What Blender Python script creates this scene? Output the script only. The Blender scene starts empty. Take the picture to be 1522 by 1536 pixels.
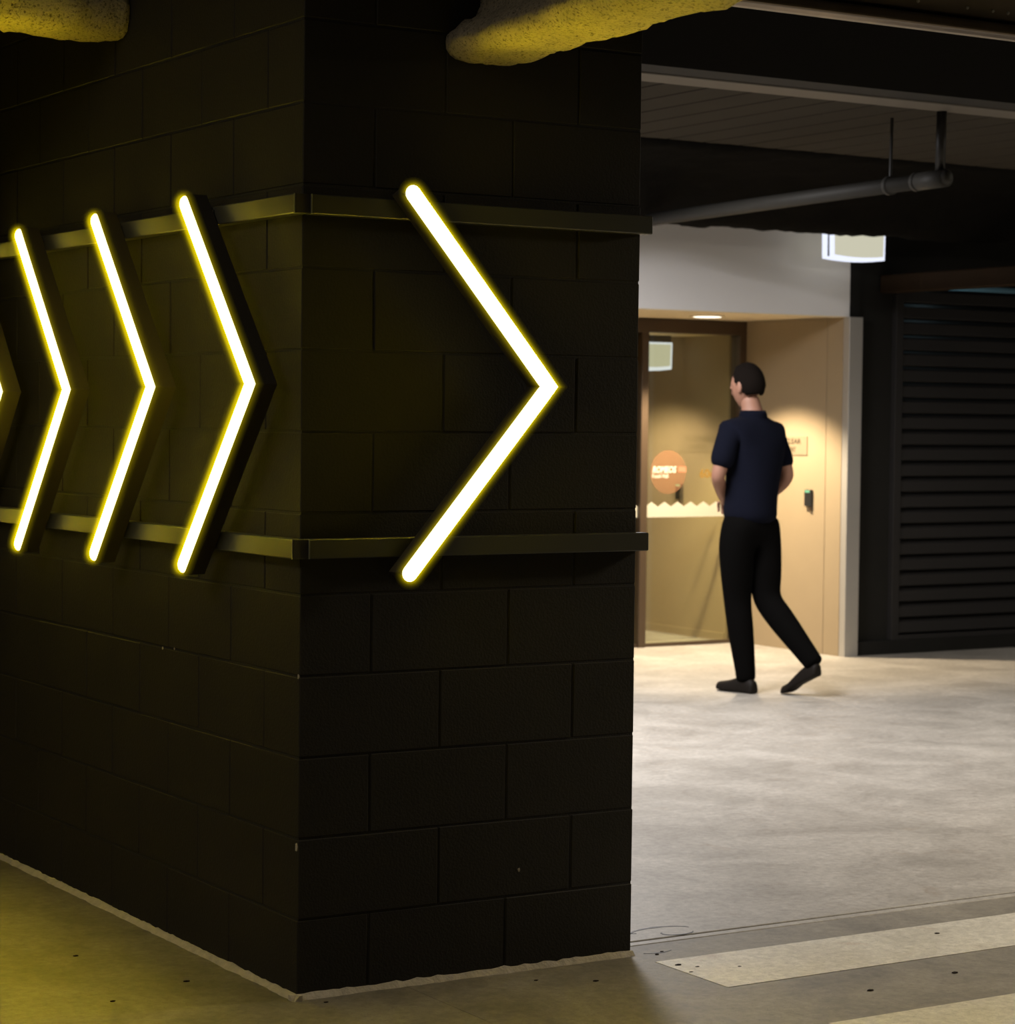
import bpy, bmesh, math, random
from mathutils import Vector, Matrix, noise

scene = bpy.context.scene
col = scene.collection
random.seed(7)
R = math.radians

# ------------------------------------------------------------------ camera
cam_d = bpy.data.cameras.new('camera')
cam = bpy.data.objects.new('camera', cam_d); col.objects.link(cam)
cam_d.sensor_fit = 'HORIZONTAL'; cam_d.sensor_width = 36.0
cam_d.lens = 3539.834 / 1522 * 36.0
cam_d.clip_start = 0.05; cam_d.clip_end = 100
_fw = Vector((0.52372941, 0.8509554, -0.0397795))
_rt = Vector((0.85180359, -0.52375258, 0.01067134))
_up = Vector((0.01175378, 0.03947322, 0.9991515))
cam.matrix_world = Matrix(((_rt.x, _up.x, -_fw.x, -2.5817),
                           (_rt.y, _up.y, -_fw.y, -5.1582),
                           (_rt.z, _up.z, -_fw.z, 1.4334), (0, 0, 0, 1)))
cam_d.dof.use_dof = True
cam_d.dof.focus_distance = 6.2
cam_d.dof.aperture_fstop = 7.0
scene.camera = cam

# ------------------------------------------------------------------ world, exposure, unseen area lights
w = bpy.data.worlds.new('garage_dark'); scene.world = w; w.use_nodes = True
w.node_tree.nodes['Background'].inputs[0].default_value = (0.9, 0.85, 0.75, 1)
w.node_tree.nodes['Background'].inputs[1].default_value = 0.0015
scene.view_settings.view_transform = 'Standard'
scene.view_settings.look = 'None'
scene.view_settings.exposure = 0.0
scene.view_settings.gamma = 1.0
scene.view_settings.use_curve_mapping = False

def area(name, loc, size, power, color, rot=(0, 0, 0)):
    d = bpy.data.lights.new(name, 'AREA'); d.shape = 'RECTANGLE'
    d.size, d.size_y = size; d.energy = power; d.color = color
    o = bpy.data.objects.new(name, d); o.location = loc; o.rotation_euler = rot
    col.objects.link(o); return o

area('unseen_area_light', (2.75, 3.9, 2.74), (0.30, 1.2), 150, (1.0, 0.97, 0.98))  # fluorescent batten hidden by the pier, inferred from the floor shadow
area('unseen_area_light', (6.9, 1.3, 2.74), (1.2, 0.30), 100, (1.0, 0.92, 0.79))  # added out of view to light the right-hand floor
area('unseen_area_light', (4.3, -0.75, 2.5), (1.2, 0.30), 84, (1.0, 0.86, 0.64))  # added warm fill for the foreground floor and stripes, out of view
area('unseen_area_light', (3.45, 4.55, 2.62), (0.30, 1.2), 62, (1.0, 0.96, 0.93))  # added behind the pier to brighten the pale panel over the entrance
area('unseen_area_light', (-3.4, -0.6, 3.3), (1.2, 2.4), 55, (1.0, 0.88, 0.68))  # added dim warm ambient fill, not an actual fitting

def spot(name, loc, power, color, angle, blend, radius=0.04):
    d = bpy.data.lights.new(name, 'SPOT'); d.energy = power; d.color = color
    d.spot_size = R(angle); d.spot_blend = blend; d.shadow_soft_size = radius
    o = bpy.data.objects.new(name, d); o.location = loc; col.objects.link(o); return o

WARM = (1.0, 0.81, 0.56)
spot('entrance_downlight', (6.02, 6.48, 2.05), 450, WARM, 106, 0.4)
spot('lobby_downlight', (6.0, 7.75, 1.96), 90, WARM, 116, 0.5)

# ------------------------------------------------------------------ materials
def nodes(name):
    m = bpy.data.materials.new(name); m.use_nodes = True
    nt = m.node_tree; b = nt.nodes['Principled BSDF']
    return m, nt, b

def N(nt, typ, **kw):
    n = nt.nodes.new(typ)
    for k, v in kw.items(): setattr(n, k, v)
    return n

def plain(name, color, rough=0.6, metal=0.0, spec=0.5, bump=0.0, bscale=200, var=0.0, vscale=6):
    m, nt, b = nodes(name)
    b.inputs['Base Color'].default_value = (*color, 1)
    b.inputs['Roughness'].default_value = rough
    b.inputs['Metallic'].default_value = metal
    b.inputs['Specular IOR Level'].default_value = spec
    geo = N(nt, 'ShaderNodeNewGeometry')
    if var > 0:
        t = N(nt, 'ShaderNodeTexNoise'); t.inputs['Scale'].default_value = vscale; t.inputs['Detail'].default_value = 5
        nt.links.new(geo.outputs['Position'], t.inputs['Vector'])
        mx = N(nt, 'ShaderNodeMix', data_type='RGBA')
        mx.inputs[6].default_value = (*[c * (1 - var) for c in color], 1)
        mx.inputs[7].default_value = (*[min(1, c * (1 + var)) for c in color], 1)
        nt.links.new(t.outputs['Fac'], mx.inputs[0]); nt.links.new(mx.outputs[2], b.inputs['Base Color'])
    if bump > 0:
        t = N(nt, 'ShaderNodeTexNoise'); t.inputs['Scale'].default_value = bscale; t.inputs['Detail'].default_value = 3
        nt.links.new(geo.outputs['Position'], t.inputs['Vector'])
        bp = N(nt, 'ShaderNodeBump'); bp.inputs['Strength'].default_value = bump; bp.inputs['Distance'].default_value = 0.004
        nt.links.new(t.outputs['Fac'], bp.inputs['Height']); nt.links.new(bp.outputs[0], b.inputs['Normal'])
    return m

def concrete(name, c1, c2, rough=0.55, stain=(0.25, 0.19, 0.13), stain_amt=0.5):
    m, nt, b = nodes(name)
    geo = N(nt, 'ShaderNodeNewGeometry')
    def noi(scale, detail, rough_=0.6, dist=0.0):
        t = N(nt, 'ShaderNodeTexNoise'); t.inputs['Scale'].default_value = scale
        t.inputs['Detail'].default_value = detail; t.inputs['Roughness'].default_value = rough_
        t.inputs['Distortion'].default_value = dist
        nt.links.new(geo.outputs['Position'], t.inputs['Vector']); return t
    def ramp(src, p0, p1):
        r = N(nt, 'ShaderNodeMapRange'); r.inputs[1].default_value = p0; r.inputs[2].default_value = p1
        nt.links.new(src, r.inputs[0]); return r.outputs[0]
    big = noi(2.6, 12, 0.72, 0.5); fine = noi(34, 7, 0.78); spk = noi(190, 2, 0.6); st = noi(5.5, 7, 0.7, 0.6)
    mx = N(nt, 'ShaderNodeMix', data_type='RGBA')
    mx.inputs[6].default_value = (*c1, 1); mx.inputs[7].default_value = (*c2, 1)
    nt.links.new(ramp(big.outputs['Fac'], 0.36, 0.62), mx.inputs[0])
    m2 = N(nt, 'ShaderNodeMix', data_type='RGBA', blend_type='MULTIPLY')
    m2.inputs[0].default_value = 1.0
    cr = N(nt, 'ShaderNodeValToRGB'); cr.color_ramp.elements[0].position = 0.3; cr.color_ramp.elements[1].position = 0.62
    cr.color_ramp.elements[0].color = (0.62, 0.61, 0.60, 1); cr.color_ramp.elements[1].color = (1, 1, 1, 1)
    nt.links.new(fine.outputs['Fac'], cr.inputs[0])
    nt.links.new(mx.outputs[2], m2.inputs[6]); nt.links.new(cr.outputs[0], m2.inputs[7])
    m3 = N(nt, 'ShaderNodeMix', data_type='RGBA')
    nt.links.new(m2.outputs[2], m3.inputs[6]); m3.inputs[7].default_value = (*stain, 1)
    sr = N(nt, 'ShaderNodeMath', operation='MULTIPLY'); sr.inputs[1].default_value = stain_amt
    nt.links.new(ramp(st.outputs['Fac'], 0.60, 0.76), sr.inputs[0]); nt.links.new(sr.outputs[0], m3.inputs[0])
    m4 = N(nt, 'ShaderNodeMix', data_type='RGBA')
    nt.links.new(m3.outputs[2], m4.inputs[6]); m4.inputs[7].default_value = (*[c * 0.45 for c in c1], 1)
    nt.links.new(ramp(spk.outputs['Fac'], 0.64, 0.72), m4.inputs[0])
    nt.links.new(m4.outputs[2], b.inputs['Base Color'])
    rr = N(nt, 'ShaderNodeMapRange'); rr.inputs[3].default_value = rough - 0.12; rr.inputs[4].default_value = rough + 0.15
    nt.links.new(big.outputs['Fac'], rr.inputs[0]); nt.links.new(rr.outputs[0], b.inputs['Roughness'])
    bp = N(nt, 'ShaderNodeBump'); bp.inputs['Strength'].default_value = 0.25; bp.inputs['Distance'].default_value = 0.002
    nt.links.new(fine.outputs['Fac'], bp.inputs['Height']); nt.links.new(bp.outputs[0], b.inputs['Normal'])
    return m

def emit(name, color, strength):
    m = bpy.data.materials.new(name); m.use_nodes = True; nt = m.node_tree
    nt.nodes.remove(nt.nodes['Principled BSDF'])
    e = N(nt, 'ShaderNodeEmission'); e.inputs[0].default_value = (*color, 1); e.inputs[1].default_value = strength
    nt.links.new(e.outputs[0], nt.nodes['Material Output'].inputs[0]); return m

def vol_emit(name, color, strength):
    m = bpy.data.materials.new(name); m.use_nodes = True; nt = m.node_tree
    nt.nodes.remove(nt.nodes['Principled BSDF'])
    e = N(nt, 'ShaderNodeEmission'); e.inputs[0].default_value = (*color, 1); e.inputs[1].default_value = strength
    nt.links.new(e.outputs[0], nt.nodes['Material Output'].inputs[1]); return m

M = {}
M['block'] = plain('painted_block', (0.0195, 0.0168, 0.0130), 0.7, spec=0.3, bump=0.3, bscale=170, var=0.25, vscale=3)
M['mortar'] = plain('painted_mortar', (0.013, 0.0113, 0.009), 0.75, bump=0.4, bscale=250)
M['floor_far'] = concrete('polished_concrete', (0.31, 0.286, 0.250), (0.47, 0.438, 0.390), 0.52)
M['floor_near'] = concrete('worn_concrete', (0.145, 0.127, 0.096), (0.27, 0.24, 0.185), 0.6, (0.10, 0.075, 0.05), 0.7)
M['stripe'] = concrete('worn_stripe_paint', (0.58, 0.54, 0.45), (0.72, 0.68, 0.585), 0.55, (0.34, 0.20, 0.12), 0.75)
M['grout'] = plain('bare_mortar', (0.46, 0.41, 0.33), 0.9, bump=0.8, bscale=120, var=0.3, vscale=40)
M['rail'] = plain('dark_bronze_rail', (0.085, 0.085, 0.078), 0.42, metal=0.55, bump=0.05)
M['rail_edge'] = plain('highlight_edge_metal', (0.5, 0.5, 0.46), 0.35, metal=0.9)  # edge highlight at the rail ends, set as a brighter metal strip
M['black_metal'] = plain('black_powder_coat', (0.034, 0.029, 0.022), 0.55)
M['tube'] = emit('neon_core', (1.0, 0.86, 0.026), 62)
def tube_mat():
    # the diodes shine forwards: hot along the crest of the tube, weaker down its flanks
    m = M['tube']; nt = m.node_tree; e = [n for n in nt.nodes if n.type == 'EMISSION'][0]
    tc = N(nt, 'ShaderNodeTexCoord'); sx = N(nt, 'ShaderNodeSeparateXYZ'); nt.links.new(tc.outputs['Normal'], sx.inputs[0])
    r = N(nt, 'ShaderNodeMapRange'); r.inputs[1].default_value = -0.45; r.inputs[2].default_value = -1.0
    nt.links.new(sx.outputs['Y'], r.inputs[0])
    pw = N(nt, 'ShaderNodeMath', operation='POWER'); pw.inputs[1].default_value = 1.4; nt.links.new(r.outputs[0], pw.inputs[0])
    ms = N(nt, 'ShaderNodeMapRange'); ms.inputs[3].default_value = 2.6; ms.inputs[4].default_value = 155
    nt.links.new(pw.outputs[0], ms.inputs[0]); nt.links.new(ms.outputs[0], e.inputs[1])
    mx = N(nt, 'ShaderNodeMix', data_type='RGBA'); mx.inputs[6].default_value = (1.0, 0.88, 0.42, 1); mx.inputs[7].default_value = (1.0, 0.76, 0.016, 1)
    r2 = N(nt, 'ShaderNodeMapRange'); r2.inputs[2].default_value = 0.25; nt.links.new(pw.outputs[0], r2.inputs[0])
    nt.links.new(r2.outputs[0], mx.inputs[0]); nt.links.new(mx.outputs[2], e.inputs[0])
tube_mat()
M['foam'] = None
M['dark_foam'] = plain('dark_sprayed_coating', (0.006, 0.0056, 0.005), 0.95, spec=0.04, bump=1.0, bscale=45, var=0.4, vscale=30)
M['galv'] = plain('galvanised_steel', (0.155, 0.122, 0.092), 0.34, metal=0.5, bump=0.05, var=0.25, vscale=14)
M['hood_face'] = plain('dull_galvanised_face', (0.42, 0.36, 0.29), 0.5, metal=0.3, var=0.2, vscale=10)
M['screw'] = plain('bright_screw', (0.85, 0.85, 0.80), 0.5)
M['deck'] = plain('pale_steel_deck', (0.034, 0.029, 0.022), 0.8, spec=0.15, var=0.15, vscale=2)
M['black_beam'] = plain('black_paint', (0.012, 0.0115, 0.011), 0.8)
M['slab'] = plain('dark_slab', (0.03, 0.028, 0.026), 0.9)
M['deck_strip'] = plain('pale_edge_strip', (0.125, 0.11, 0.093), 0.6)
M['pipe'] = plain('grey_drain_pipe', (0.030, 0.028, 0.024), 0.6, spec=0.25, var=0.15)
M['rod'] = plain('dark_rod', (0.02, 0.018, 0.016), 0.5)
M['white_panel'] = plain('pale_grey_plaster', (0.80, 0.785, 0.785), 0.8)
M['tan'] = plain('tan_laminate', (0.30, 0.232, 0.145), 0.7, spec=0.3, var=0.04, vscale=8)
M['cream'] = plain('cream_ceiling', (0.72, 0.60, 0.40), 0.7)
M['steel_trim'] = plain('brushed_steel_trim', (0.42, 0.40, 0.37), 0.45, metal=0.4)
M['bronze'] = plain('bronze_frame', (0.075, 0.05, 0.03), 0.45, metal=0.4)
M['wall_dark'] = plain('charcoal_wall', (0.011, 0.0105, 0.0092), 0.8, spec=0.2, bump=0.2, var=0.2)
M['slat'] = plain('charcoal_louvre', (0.019, 0.0175, 0.017), 0.7, spec=0.25)
M['sign_face'] = emit('cream_sign_face', (0.62, 0.60, 0.46), 0.95)
M['sign_edge'] = emit('white_sign_edge', (0.80, 0.84, 1.0), 1.15)
M['lamp'] = emit('downlight_lens', (1.0, 0.92, 0.75), 2.2)
M['white_film'] = plain('white_glass_film', (0.40, 0.38, 0.30), 0.8)
M['white_ink'] = plain('white_print', (0.55, 0.52, 0.43), 0.8)
M['orange_film'] = None
M['pink_ink'] = plain('salmon_print', (0.40, 0.14, 0.075), 0.8)
M['yellow_ink'] = plain('mustard_print', (0.17, 0.09, 0.004), 0.8)
M['sign_plate'] = plain('tan_sign_plate', (0.23, 0.18, 0.115), 0.8, spec=0.2)
M['ink'] = plain('brown_ink', (0.02, 0.012, 0.006), 0.8, spec=0.1)
M['reader'] = plain('black_plastic', (0.012, 0.012, 0.012), 0.4)
M['green'] = emit('green_indicator', (0.45, 1.0, 0.5), 0.9)
M['duct'] = plain('brown_duct', (0.024, 0.014, 0.007), 0.75, spec=0.15, var=0.2)
M['skin'] = plain('skin', (0.30, 0.15, 0.10), 0.6)
M['hair'] = plain('dark_hair', (0.006, 0.004, 0.003), 0.9, spec=0.08, bump=0.6, bscale=300)
M['shirt'] = plain('navy_cloth', (0.0030, 0.0037, 0.0092), 0.95, spec=0.1, bump=0.2, bscale=350)
M['trousers'] = plain('black_cloth', (0.0028, 0.0026, 0.0025), 0.95, spec=0.03, bump=0.2, bscale=350)
M['shoe'] = plain('black_leather', (0.008, 0.006, 0.0045), 0.6, spec=0.15)
M['added_blue_pipe'] = plain('added_pale_blue_pipe', (0.30, 0.50, 0.58), 0.4)

def foam_mat():
    m, nt, b = nodes('sprayed_fireproofing')
    geo = N(nt, 'ShaderNodeNewGeometry')
    t = N(nt, 'ShaderNodeTexNoise'); t.inputs['Scale'].default_value = 120; t.inputs['Detail'].default_value = 5; t.inputs['Roughness'].default_value = 0.75
    v = N(nt, 'ShaderNodeTexVoronoi'); v.inputs['Scale'].default_value = 155
    t2 = N(nt, 'ShaderNodeTexNoise'); t2.inputs['Scale'].default_value = 9; t2.inputs['Detail'].default_value = 5
    for x in (t, v, t2): nt.links.new(geo.outputs['Position'], x.inputs['Vector'])
    cr = N(nt, 'ShaderNodeValToRGB')
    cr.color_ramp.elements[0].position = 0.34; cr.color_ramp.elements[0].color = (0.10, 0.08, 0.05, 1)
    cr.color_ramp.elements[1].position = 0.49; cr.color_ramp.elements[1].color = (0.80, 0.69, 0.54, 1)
    nt.links.new(t.outputs['Fac'], cr.inputs[0])
    mx = N(nt, 'ShaderNodeMix', data_type='RGBA', blend_type='MULTIPLY'); mx.inputs[0].default_value = 0.5
    nt.links.new(cr.outputs[0], mx.inputs[6]); nt.links.new(t2.outputs['Fac'], mx.inputs[7])
    nt.links.new(mx.outputs[2], b.inputs['Base Color'])
    b.inputs['Roughness'].default_value = 0.95
    bp = N(nt, 'ShaderNodeBump'); bp.inputs['Strength'].default_value = 1.0; bp.inputs['Distance'].default_value = 0.022
    nt.links.new(t.outputs['Fac'], bp.inputs['Height']); nt.links.new(bp.outputs[0], b.inputs['Normal'])
    return m
M['foam'] = foam_mat()

def mix_transp(name, color, opacity, rough=0.5):
    m, nt, b = nodes(name)
    b.inputs['Base Color'].default_value = (*color, 1); b.inputs['Roughness'].default_value = rough
    b.inputs['Alpha'].default_value = opacity
    return m
M['orange_film'] = mix_transp('orange_glass_film', (0.26, 0.115, 0.05), 0.26, 0.8)

def glass_mat():
    m = bpy.data.materials.new('door_glass'); m.use_nodes = True; nt = m.node_tree
    nt.nodes.remove(nt.nodes['Principled BSDF'])
    tr = N(nt, 'ShaderNodeBsdfTransparent'); tr.inputs[0].default_value = (0.93, 0.94, 0.84, 1)
    gl = N(nt, 'ShaderNodeBsdfGlossy'); gl.inputs['Roughness'].default_value = 0.02
    mx = N(nt, 'ShaderNodeMixShader'); mx.inputs[0].default_value = 0.09
    nt.links.new(tr.outputs[0], mx.inputs[1]); nt.links.new(gl.outputs[0], mx.inputs[2])
    nt.links.new(mx.outputs[0], nt.nodes['Material Output'].inputs[0]); return m
M['glass'] = glass_mat()

# ------------------------------------------------------------------ builders
def link(name, me, mat=None, parent=None, loc=None):
    o = bpy.data.objects.new(name, me); col.objects.link(o)
    if mat is not None and not me.materials: me.materials.append(mat)
    if parent is not None: o.parent = parent
    if loc is not None: o.location = loc
    return o

def bm_mesh(bm, name):
    bmesh.ops.recalc_face_normals(bm, faces=bm.faces[:])
    me = bpy.data.meshes.new(name); bm.to_mesh(me); bm.free(); return me

def box_bm(lo, hi, bevel=0.0, bm=None, seg=1):
    own = bm is None
    if own: bm = bmesh.new()
    lo, hi = Vector(lo), Vector(hi); s = hi - lo
    g = bmesh.ops.create_cube(bm, size=1.0, matrix=Matrix.Translation((lo + hi) / 2) @ Matrix.Diagonal((*s, 1)))
    if bevel > 0:
        vs = set(g['verts'])
        ed = [e for e in bm.edges if e.verts[0] in vs and e.verts[1] in vs]
        bmesh.ops.bevel(bm, geom=ed, offset=bevel, segments=seg, affect='EDGES', profile=0.5)
    return bm

def box(name, lo, hi, mat, parent=None, bevel=0.0, base=None, seg=1):
    """box with its own origin at base (default: centre of its foot) in world, or parent's space"""
    return link(name, bm_mesh(box_bm(lo, hi, bevel, seg=seg), name), mat, parent)

def cyl_bm(p0, p1, r, seg=16, bm=None, r2=None, caps=True):
    if bm is None: bm = bmesh.new()
    p0, p1 = Vector(p0), Vector(p1); d = p1 - p0
    q = d.to_track_quat('Z', 'Y').to_matrix().to_4x4()
    bmesh.ops.create_cone(bm, cap_ends=caps, segments=seg, radius1=r, radius2=r if r2 is None else r2, depth=d.length,
                          matrix=Matrix.Translation((p0 + p1) / 2) @ q)
    return bm

def smooth(o):
    for p in o.data.polygons: p.use_smooth = True
    return o

def tag(o, label, cat, group=None):
    o['label'] = label; o['category'] = cat
    if group: o['group'] = group
    return o

def struct(o):
    o['kind'] = 'structure'; return o

def empty(name, loc):
    o = bpy.data.objects.new(name, None); o.location = loc; o.empty_display_size = 0.1
    col.objects.link(o); return o

def sweep_bm(sections, closed=True, cap=True):
    """sections: list of lists of points, all the same length"""
    bm = bmesh.new(); rows = [[bm.verts.new(p) for p in s] for s in sections]
    n = len(rows[0])
    for a, b in zip(rows, rows[1:]):
        for i in range(n if closed else n - 1):
            j = (i + 1) % n
            bm.faces.new((a[i], a[j], b[j], b[i]))
    if cap and closed:
        bm.faces.new(rows[0]); bm.faces.new(rows[-1])
    return bm

# ================================================================== FLOOR
floor = struct(box('floor', (-9, -9, -0.14), (14, 10.5, -0.03), M['mortar']))
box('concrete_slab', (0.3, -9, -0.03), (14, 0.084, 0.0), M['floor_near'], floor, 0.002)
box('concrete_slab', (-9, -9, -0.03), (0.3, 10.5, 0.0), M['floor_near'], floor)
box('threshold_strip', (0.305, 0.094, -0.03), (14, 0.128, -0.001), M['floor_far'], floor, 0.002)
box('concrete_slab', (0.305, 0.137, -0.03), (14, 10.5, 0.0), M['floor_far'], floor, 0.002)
# painted bars: thin paint film, each a bar of its own
for (x0, y0, y1) in ((1.005, -0.418, -0.100), (1.00, -1.14, -0.822), (1.0, -1.86, -1.545)):
    box('painted_stripe', (x0, y0, -0.001), (3.6, y1, 0.0012), M['stripe'], floor)

def fillet(axis, a0, a1, name):
    """rough bare mortar smeared along the foot of the block wall"""
    n = int(abs(a1 - a0) / 0.02); secs = []
    for i in range(n + 1):
        t = a0 + (a1 - a0) * i / n
        k = 0.5 + 0.5 * noise.noise(Vector((t * 9, axis * 3.7, 0)))
        k2 = 0.5 + 0.5 * noise.noise(Vector((t * 31, axis * 5.1, 2)))
        d = 0.005 + 0.012 * k + 0.010 * k2; h = 0.005 + 0.011 * k2 + 0.004 * k
        prof = [(0.006, -0.001), (-d, -0.001), (-d * 0.55, h * 0.5), (-0.002, h), (0.006, h)]
        secs.append([(p, t, z) if axis == 0 else (t, p, z) for p, z in prof])
    link(name, bm_mesh(sweep_bm(secs), name), M['grout'], floor)
fillet(0, -0.02, 4.4, 'mortar_smear')
fillet(1, -0.02, 1.0, 'mortar_smear')
# dirt lumps and scrape marks by the pier's corner and on the stripes
def crumb(x, y, r, mat):
    bm = bmesh.new(); bmesh.ops.create_icosphere(bm, subdivisions=1, radius=r, matrix=Matrix.Translation((x, y, r * 0.25)) @ Matrix.Diagonal((1.6, 1, 0.4, 1)))
    for v in bm.verts: v.co += Vector((random.uniform(-1, 1), random.uniform(-1, 1), 0)) * r * 0.3
    return link('grit', bm_mesh(bm, 'grit'), mat, floor)
for x, y in ((1.06, -0.03), (1.09, -0.01), (1.035, -0.16), (1.07, -0.2), (1.02, -0.24), (1.17, -0.25), (1.3, -0.62), (1.62, -0.58),
             (0.05, -0.06), (-0.16, 0.3), (-0.4, 0.2), (-0.3, 0.7), (0.62, -0.12), (0.75, -0.2), (1.9, -0.2)):
    crumb(x, y, random.uniform(0.004, 0.007), M['ink'])

def scuff(cx, cy, rx, ry, a0, a1, wd):
    secs = []; n = 14
    for i in range(n + 1):
        t = a0 + (a1 - a0) * i / n; k = wd * (0.35 + 0.65 * math.sin(math.pi * i / n)) * (0.7 + 0.6 * random.random())
        d = Vector((math.cos(t) * rx, math.sin(t) * ry, 0)); u = d.normalized() * k
        p = Vector((cx, cy, 0)) + d
        secs.append([p - u, p - u + Vector((0, 0, 0.0008)), p + u + Vector((0, 0, 0.0008)), p + u])
    link('rubber_scuff', bm_mesh(sweep_bm(secs), 'rubber_scuff'), M['rod'], floor)
scuff(1.24, 0.20, 0.10, 0.05, 0.2, 2.9, 0.006); scuff(1.27, 0.17, 0.05, 0.03, 2.6, 6.0, 0.005)
scuff(1.12, 0.20, 0.04, 0.02, 0.4, 2.6, 0.005); scuff(1.08, 0.005, 0.05, 0.02, 3.6, 5.8, 0.004)

# ================================================================== BLOCK PIER (left wall)
H = [0.0, 0.195] + [0.195 + 0.2 * k for k in range(1, 14)]
wall = struct(box('wall_left', (0.005, 0.005, 0.0), (0.995, 6.4, 3.5), M['mortar']))
_bl = {}
def block(x0, x1, y0, y1, z0, z1):
    g = 0.0028
    s = (round(x1 - x0, 3), round(y1 - y0, 3), round(z1 - z0, 3))
    var = random.randrange(3); key = (s, var)
    if key not in _bl:
        bm = box_bm((g - s[0] / 2, g - s[1] / 2, g), (s[0] / 2 - g, s[1] / 2 - g, s[2] - g), 0.0022)
        for v in bm.verts:
            v.co += Vector((noise.noise(v.co * 17 + Vector((var * 9, 0, 0))), noise.noise(v.co * 17 + Vector((0, var * 9, 5))),
                            noise.noise(v.co * 17 + Vector((7, 0, var * 9))))) * 0.0016
        _bl[key] = bm_mesh(bm, 'block')
    o = link('block', _bl[key], M['block'], wall, ((x0 + x1) / 2 + random.uniform(-1, 1) * 0.0008, (y0 + y1) / 2 + random.uniform(-1, 1) * 0.0008, z0))
    return o
YEND = 4.4
for k in range(len(H) - 1):
    z0, z1 = H[k], H[k + 1]
    if k % 2 == 0:   # long corner block lies along the left face
        block(0, 0.2, 0, 0.4, z0, z1)
        block(0.2, 0.6, 0, 0.2, z0, z1); block(0.6, 1.0, 0, 0.2, z0, z1)
        y = 0.4
    else:
        block(0, 0.4, 0, 0.2, z0, z1); block(0.4, 0.8, 0, 0.2, z0, z1); block(0.8, 1.0, 0, 0.4, z0, z1)
        y = 0.2
    while y < YEND - 0.05:
        block(0, 0.2, y, min(y + 0.4, YEND), z0, z1); y += 0.4
# small paint chips at the corner
def chip(x, y, z, s, face):
    bm = bmesh.new(); n = 7
    pts = [(s * (0.5 + random.random() * 0.6) * math.cos(i * 2 * math.pi / n), 1.7 * s * (0.5 + random.random() * 0.6) * math.sin(i * 2 * math.pi / n)) for i in range(n)]
    lo = [bm.verts.new((x, y + a, z + b) if face == 0 else (x + a, y, z + b)) for a, b in pts]
    f = bm.faces.new(lo)
    r = bmesh.ops.extrude_face_region(bm, geom=[f])
    for v in r['geom']:
        if isinstance(v, bmesh.types.BMVert): v.co += Vector((-0.0025, 0, 0)) if face == 0 else Vector((0, -0.0025, 0))
    link('paint_chip', bm_mesh(bm, 'paint_chip'), M['grout'], wall)
for a in ((0.004, 0.012, 0.372, 0.008, 0), (0.004, 0.008, 0.795, 0.004, 0), (0.004, 0.84, 0.792, 0.003, 0), (0.004, 0.76, 0.797, 0.003, 0), (0.64, 0.004, 0.262, 0.004, 1)):
    chip(*a)

# ================================================================== RAILS
def rail(name, lo, hi, lab, ends, group):
    t = empty(name, ((lo[0] + hi[0]) / 2, (lo[1] + hi[1]) / 2, lo[2]))
    off = t.location
    b = link('channel', bm_mesh(box_bm(Vector(lo) - off, Vector(hi) - off, 0.0025), 'channel'), M['rail'], t)
    for a, c in ends:
        link('end_edge', bm_mesh(box_bm(Vector(a) - off, Vector(c) - off), 'end_edge'), M['rail_edge'], t)
    tag(t, lab, 'rail', group)
    return t
for (z0, z1, nm) in ((1.921, 1.969, 'upper'), (1.086, 1.134, 'lower')):
    rail('mounting_rail', (-0.036, -0.030, z0), (0.001, 4.2, z1),
         f'{nm} dark metal rail along the receding left block wall behind the chevron lights',
         [((-0.0375, -0.0325, z0), (-0.0355, -0.0295, z1))], None)
    rail('mounting_rail', (0.006, -0.036, z0), (1.012, 0.001, z1),
         f'{nm} dark metal rail across the narrow front face of the block pier',
         [((0.0055, -0.0378, z0), (0.0085, -0.0355, z1))] , None)
    # dark corner piece between the two rail ends
    c = box('rail_corner', (-0.033, -0.0325, z0 + 0.001), (0.0055, -0.0005, z1 - 0.001), M['black_metal'])
    tag(c, f'black corner piece joining the two {nm} rails at the pier edge', 'bracket')

# ================================================================== CHEVRON LIGHTS
def chev_path(r):  # local (u along wall towards the point, z)
    return [(-0.40, 0.465), (0.0, 0.0), (-0.40, -0.465)]

def offset_poly(pts, d, cap):
    """mitred outline of half width d around the V, with flat or lengthened ends"""
    P = [Vector(p) for p in pts]; out_l, out_r = [], []
    t0 = (P[1] - P[0]).normalized(); t1 = (P[2] - P[1]).normalized()
    n0 = Vector((-t0.y, t0.x)); n1 = Vector((-t1.y, t1.x))
    mit = (n0 + n1).normalized(); ml = d / mit.dot(n0)
    a = P[0] - t0 * cap; c = P[2] + t1 * cap
    return [a + n0 * d, P[1] + mit * ml, c + n1 * d], [a - n0 * d, P[1] - mit * ml, c - n1 * d]

def make_fin(d, w0, w1, cap):
    """solid V-shaped channel between depths w0..w1"""
    L, Rr = offset_poly(chev_path(0), d, cap)
    ring = L + Rr[::-1]
    bm = bmesh.new()
    lo = [bm.verts.new((p.x, w0, p.y)) for p in ring]; hi = [bm.verts.new((p.x, w1, p.y)) for p in ring]
    n = len(ring)
    for i in range(n): bm.faces.new((lo[i], lo[(i + 1) % n], hi[(i + 1) % n], hi[i]))
    for f in (lo, hi):
        bm.faces.new((f[0], f[1], f[4], f[5])); bm.faces.new((f[1], f[2], f[3], f[4]))
    return bm_mesh(bm, 'channel')

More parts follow.
